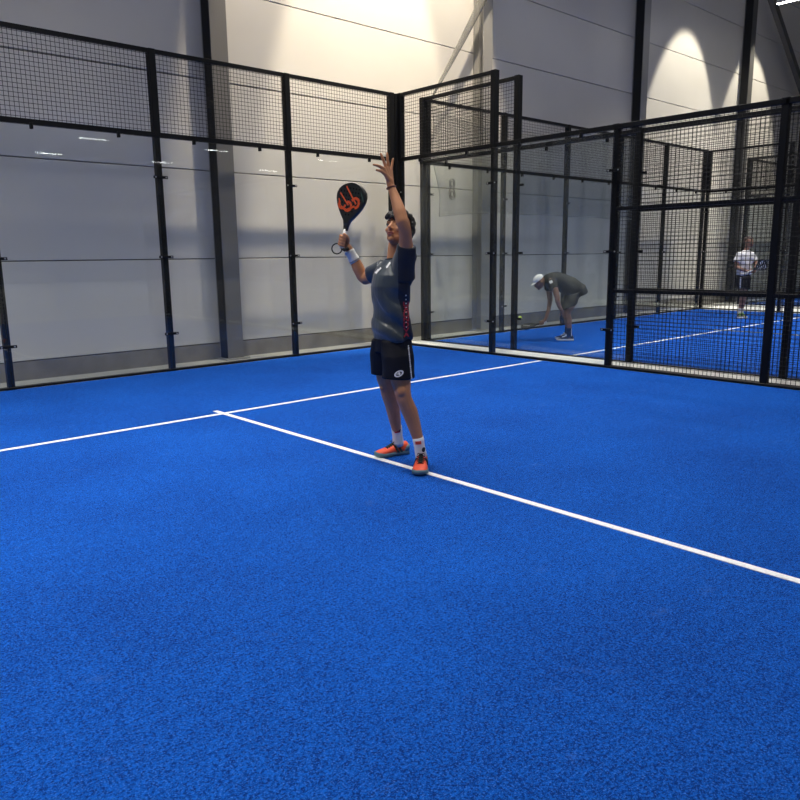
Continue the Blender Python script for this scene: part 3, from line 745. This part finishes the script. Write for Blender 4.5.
chain(bm, [((-.11, -.20, .545), .028), ((-.085, -.185, .49), .030), ((-.07, -.17, .455), .024)])
for k in range(4): chain(bm, [((-.085+.012*k, -.20+.016*k, .475), .014), ((-.075+.012*k, -.195+.018*k, .430), .0115), ((-.06+.012*k, -.18+.018*k, .40), .010)])
chain(bm, [((-.10, -.17, .50), .015), ((-.115, -.15, .46), .012), ((-.11, -.14, .435), .010)])
chain(bm, [((-.27, .13, 1.0), .066), ((-.255, .13, .84), .052), ((-.245, .09, .68), .044), ((-.275, .05, .52), .034), ((-.318, .02, .395), .028), ((-.355, .01, .335), .028)])
R2O = V(-.335, 0, .312); R2U = V(-.98, 0, -.20).normalized(); R2V = V(0, 1, .25)
for k, t in enumerate((.10, .08, .06, .04)):
    p = R2O+R2U*t
    chain(bm, [(tuple(p+V(.0, .03, .028)), .014), (tuple(p+V(0, -.01, .036)), .012), (tuple(p+V(0, -.032, .012)), .0115), (tuple(p+V(0, -.028, -.018)), .010), (tuple(p+V(0, -.004, -.028)), .009)])
chain(bm, [((-.355, .01, .335), .022), (tuple(R2O+R2U*.06+V(0, .03, .025)), .02)])
chain(bm, [((-.36, .03, .34), .014), (tuple(R2O+R2U*.10+V(0, .034, .0)), .012), (tuple(R2O+R2U*.12+V(0, .02, -.02)), .010)])
remesh('body', bm, .007, 1, M['skin2'], B2)
face_bits(HC2, HR2, B2)
bm = bmesh.new(); ell(bm, HC2+HR2@V(0, .014, .052), (.088, .104, .074), HR2, 18)
bmesh.ops.bisect_plane(bm, geom=bm.verts[:]+bm.edges[:]+bm.faces[:], plane_co=HC2+HR2@V(0, 0, .042), plane_no=HR2@V(0, 0, -1), clear_outer=True)
cp = obj('cap', bm, M['cap'], B2, True)
bm = bmesh.new(); ell(bm, HC2+HR2@V(0, -.095, .040), (.066, .050, .007), HR2, 16); obj('cap_peak', bm, M['cap'], cp, True)
def f3(co, n): return .011*noise.noise(co*7)+.005*math.sin(24*co.x+16*co.z)
bm = bmesh.new()
Yv = V(0, 1, 0)
def lr(secs, n=24):       # rings standing across the x-z spine
    out = []; pts = [V(x, y, z) for x, y, z, a, b in secs]
    for i, (x, y, z, a, b) in enumerate(secs):
        d = (pts[min(i+1, len(pts)-1)]-pts[max(i-1, 0)]).normalized(); u_ = d.cross(Yv).normalized(); out.append(circ(V(x, y, z), Yv, u_, a, b, n))
    return out
ringloft(bm, lr([(-.375, 0, 1.045, .075, .072), (-.34, 0, 1.045, .13, .098), (-.28, 0, 1.035, .20, .135), (-.18, 0, 1.025, .20, .155), (-.05, 0, .985, .195, .165), (.08, 0, .915, .185, .165), (.19, 0, .835, .185, .17), (.25, 0, .775, .185, .165)]))
cone(bm, (-.27, -.12, 1.03), .092, (-.232, -.205, .895), .078); cone(bm, (-.27, .11, 1.02), .092, (-.255, .14, .87), .078)
s2 = remesh('shirt', bm, .009, 2, M['bshirt'], B2, f3)
bm = bmesh.new()
ringloft(bm, lr([(.11, 0, .90, .165, .14), (.20, 0, .84, .185, .175), (.24, 0, .76, .18, .17)]))
ringloft(bm, [circ(V(*c), V(1, 0, .35).normalized(), Yv, a, b, 22) for c, a, b in (((.15, -.09, .82), .165, .11), ((.085, -.11, .70), .145, .118), ((.035, -.125, .575), .125, .12))])
ringloft(bm, [circ(V(*c), V(1, 0, .35).normalized(), Yv, a, b, 22) for c, a, b in (((.16, .09, .82), .165, .11), ((.12, .10, .70), .145, .115), ((.085, .11, .585), .125, .115))])
remesh('shorts', bm, .009, 2, M['gshort'], B2, f3)
b2 = bvh_of(s2); printed('sleeve_patch', [rect(-.30, 1.015, .05, .045, .5)], b2, M['white'], B2)
for y, x in ((-.14, .055), (.14, .088)):
    s_ = sleeve_tube('sock', (x, y, .07), (x-.004, y, .225), .047, .046, M['dshoe'], B2)
    printed('sock_stripe', [rect(x+.028, .15, .010, .13, 0)], bvh_of(s_), M['white'], B2)
    shoe(B2, (x+.075, y+.01, 0), (x-.2, y-.01, 0), 0, .295, M['dshoe'], M['wsole'], M['white'], w=.054)
padel_racket(R2O-R2U*.02, R2U, R2V, 'dark padel racket held low and flat by the bending player', B2, 'plain')
bl = empty('padel_ball', tuple(Vector((2.4, -1.74, 0))+Matrix.Rotation(-YAW, 3, 'Z')@V(-.787, -.05, .397)), 0, 'yellow green ball in the air in front of the bending player', 'ball')
bm = bmesh.new(); bmesh.ops.create_uvsphere(bm, u_segments=24, v_segments=16, radius=.0345); obj('felt', bm, M['yellow'], bl, True)
bm = bmesh.new(); tube(bm, [V(math.cos(t)*.8, math.sin(t)*.8, .55*math.cos(2*t)).normalized()*.0343 for t in [2*PI*i/40 for i in range(40)]], .0014, 5, True)
obj('seam', bm, M['white'], bl, True)

# ---- white shirted player at the far end
B3 = empty('person', (8.66, -2.06, 0), -YAW, 'player in white shirt and black shorts standing with a striped racket', 'person')
HC3 = V(.105, 0, 1.68); HR3 = head_frame((.45, -.88, -.06))
bm = bmesh.new(); head_prims(bm, HC3, HR3, 1.06)
capsule(bm, (.06, .01, 1.47), .06, (.085, .01, 1.60), .055)
w3 = V(.93, .36, 0).normalized()
ringloft(bm, torso_rings([(.045, 0, .85, .11, .08), (.045, 0, 1.15, .13, .085), (.05, 0, 1.35, .13, .085), (.055, 0, 1.45, .08, .06)], w3))
chain(bm, [((-.01, -.01, .86), .085), ((.01, -.03, .68), .075), ((.04, -.04, .50), .060), ((.03, -.03, .36), .058), ((.01, -.02, .20), .042), ((.0, -.02, .08), .042)])
chain(bm, [((.10, .02, .86), .085), ((.10, .02, .68), .075), ((.09, .01, .50), .060), ((.085, .03, .36), .058), ((.075, .04, .20), .042), ((.07, .04, .08), .042)])
chain(bm, [((0, -.02, .07), .03), ((-.01, -.08, .045), .022)]); chain(bm, [((.07, .04, .07), .03), ((.075, -.02, .045), .022)])
chain(bm, [((-.105, -.05, 1.40), .055), ((-.165, -.07, 1.28), .052), ((-.17, -.10, 1.15), .046), ((-.10, -.18, 1.09), .040), ((.02, -.26, 1.055), .030), ((.07, -.28, 1.05), .030)])
chain(bm, [((.20, .055, 1.40), .055), ((.27, .02, 1.29), .052), ((.29, -.04, 1.18), .045), ((.23, -.16, 1.10), .036), ((.15, -.25, 1.065), .030), ((.12, -.27, 1.06), .028)])
for k in range(4):
    chain(bm, [((.065+.022*k, -.26, 1.075), .014), ((.075+.022*k, -.31, 1.075), .012), ((.08+.022*k, -.325, 1.05), .011), ((.075+.022*k, -.31, 1.03), .010)])
    chain(bm, [((.13+.018*k, -.27, 1.085+.008*k), .012), ((.13+.018*k, -.315, 1.085+.008*k), .011), ((.12+.018*k, -.325, 1.065+.008*k), .010)])
capsule(bm, (.06, -.26, 1.08), .013, (.10, -.27, 1.10), .011); capsule(bm, (.15, -.25, 1.09), .013, (.18, -.27, 1.12), .011)
remesh('body', bm, .008, 1, M['skin2'], B3)
face_bits(HC3, HR3, B3, 1.06)
hair_blobs(HC3, HR3, B3, 1.04, 130, 'greyhair', 9, .006, lambda d: (d.y < -.1 and d.z < .62) or (d.z < -.1 and d.y < .35) or (abs(d.x) > .7 and d.y < .15 and d.z < .15), base=(.078, .096, .090))
bm = bmesh.new()
ringloft(bm, torso_rings([(.045, 0, .965, .185, .135), (.045, 0, 1.05, .175, .13), (.045, 0, 1.2, .172, .13), (.05, 0, 1.35, .188, .132), (.05, 0, 1.43, .17, .11), (.055, .005, 1.49, .10, .075), (.06, .008, 1.515, .066, .06)], w3))
cone(bm, (-.09, -.045, 1.43), .080, (-.170, -.072, 1.255), .082); cone(bm, (.185, .05, 1.43), .080, (.273, .015, 1.27), .080)
ell(bm, (-.095, -.045, 1.425), (.075, .07, .065)); ell(bm, (.195, .055, 1.425), (.075, .07, .065))
remesh('shirt', bm, .009, 2, M['wshirt'], B3, f3)
bm = bmesh.new()
ringloft(bm, torso_rings([(.045, 0, 1.0, .15, .11), (.045, 0, .92, .172, .128), (.045, 0, .85, .175, .13)], w3))
ringloft(bm, torso_rings([(-.02, -.02, .90, .11, .125), (.0, -.03, .66, .105, .115)], w3)); ringloft(bm, torso_rings([(.11, .02, .90, .11, .125), (.105, .02, .66, .105, .115)], w3))
s3 = remesh('shorts', bm, .009, 2, M['shorts'], B3, f3)
printed('side_stripe', [rect(-.078+.002*i, .90-.03*i, .022, .03) for i in range(8)], bvh_of(s3), M['white'], B3)
for x, y, tx, ty in ((0, -.02, -.06, -.25), (.07, .04, .10, -.2)):
    sleeve_tube('sock', (x, y, .07), (x+.005, y, .215), .048, .047, M['sock'], B3)
    d = V(tx-x, ty-y, 0).normalized(); shoe(B3, (x-d.x*.075, y-d.y*.075, 0), (tx, ty, 0), 0, .295, M['dshoe'], M['wsole'], M['greenshoe'], w=.055)
padel_racket(V(-.02, -.305, 1.02), V(.36, -.04, .20), V(-.36, -.08, .9), 'black padel racket with white stripes held by the white shirted player', B3, 'stripes')
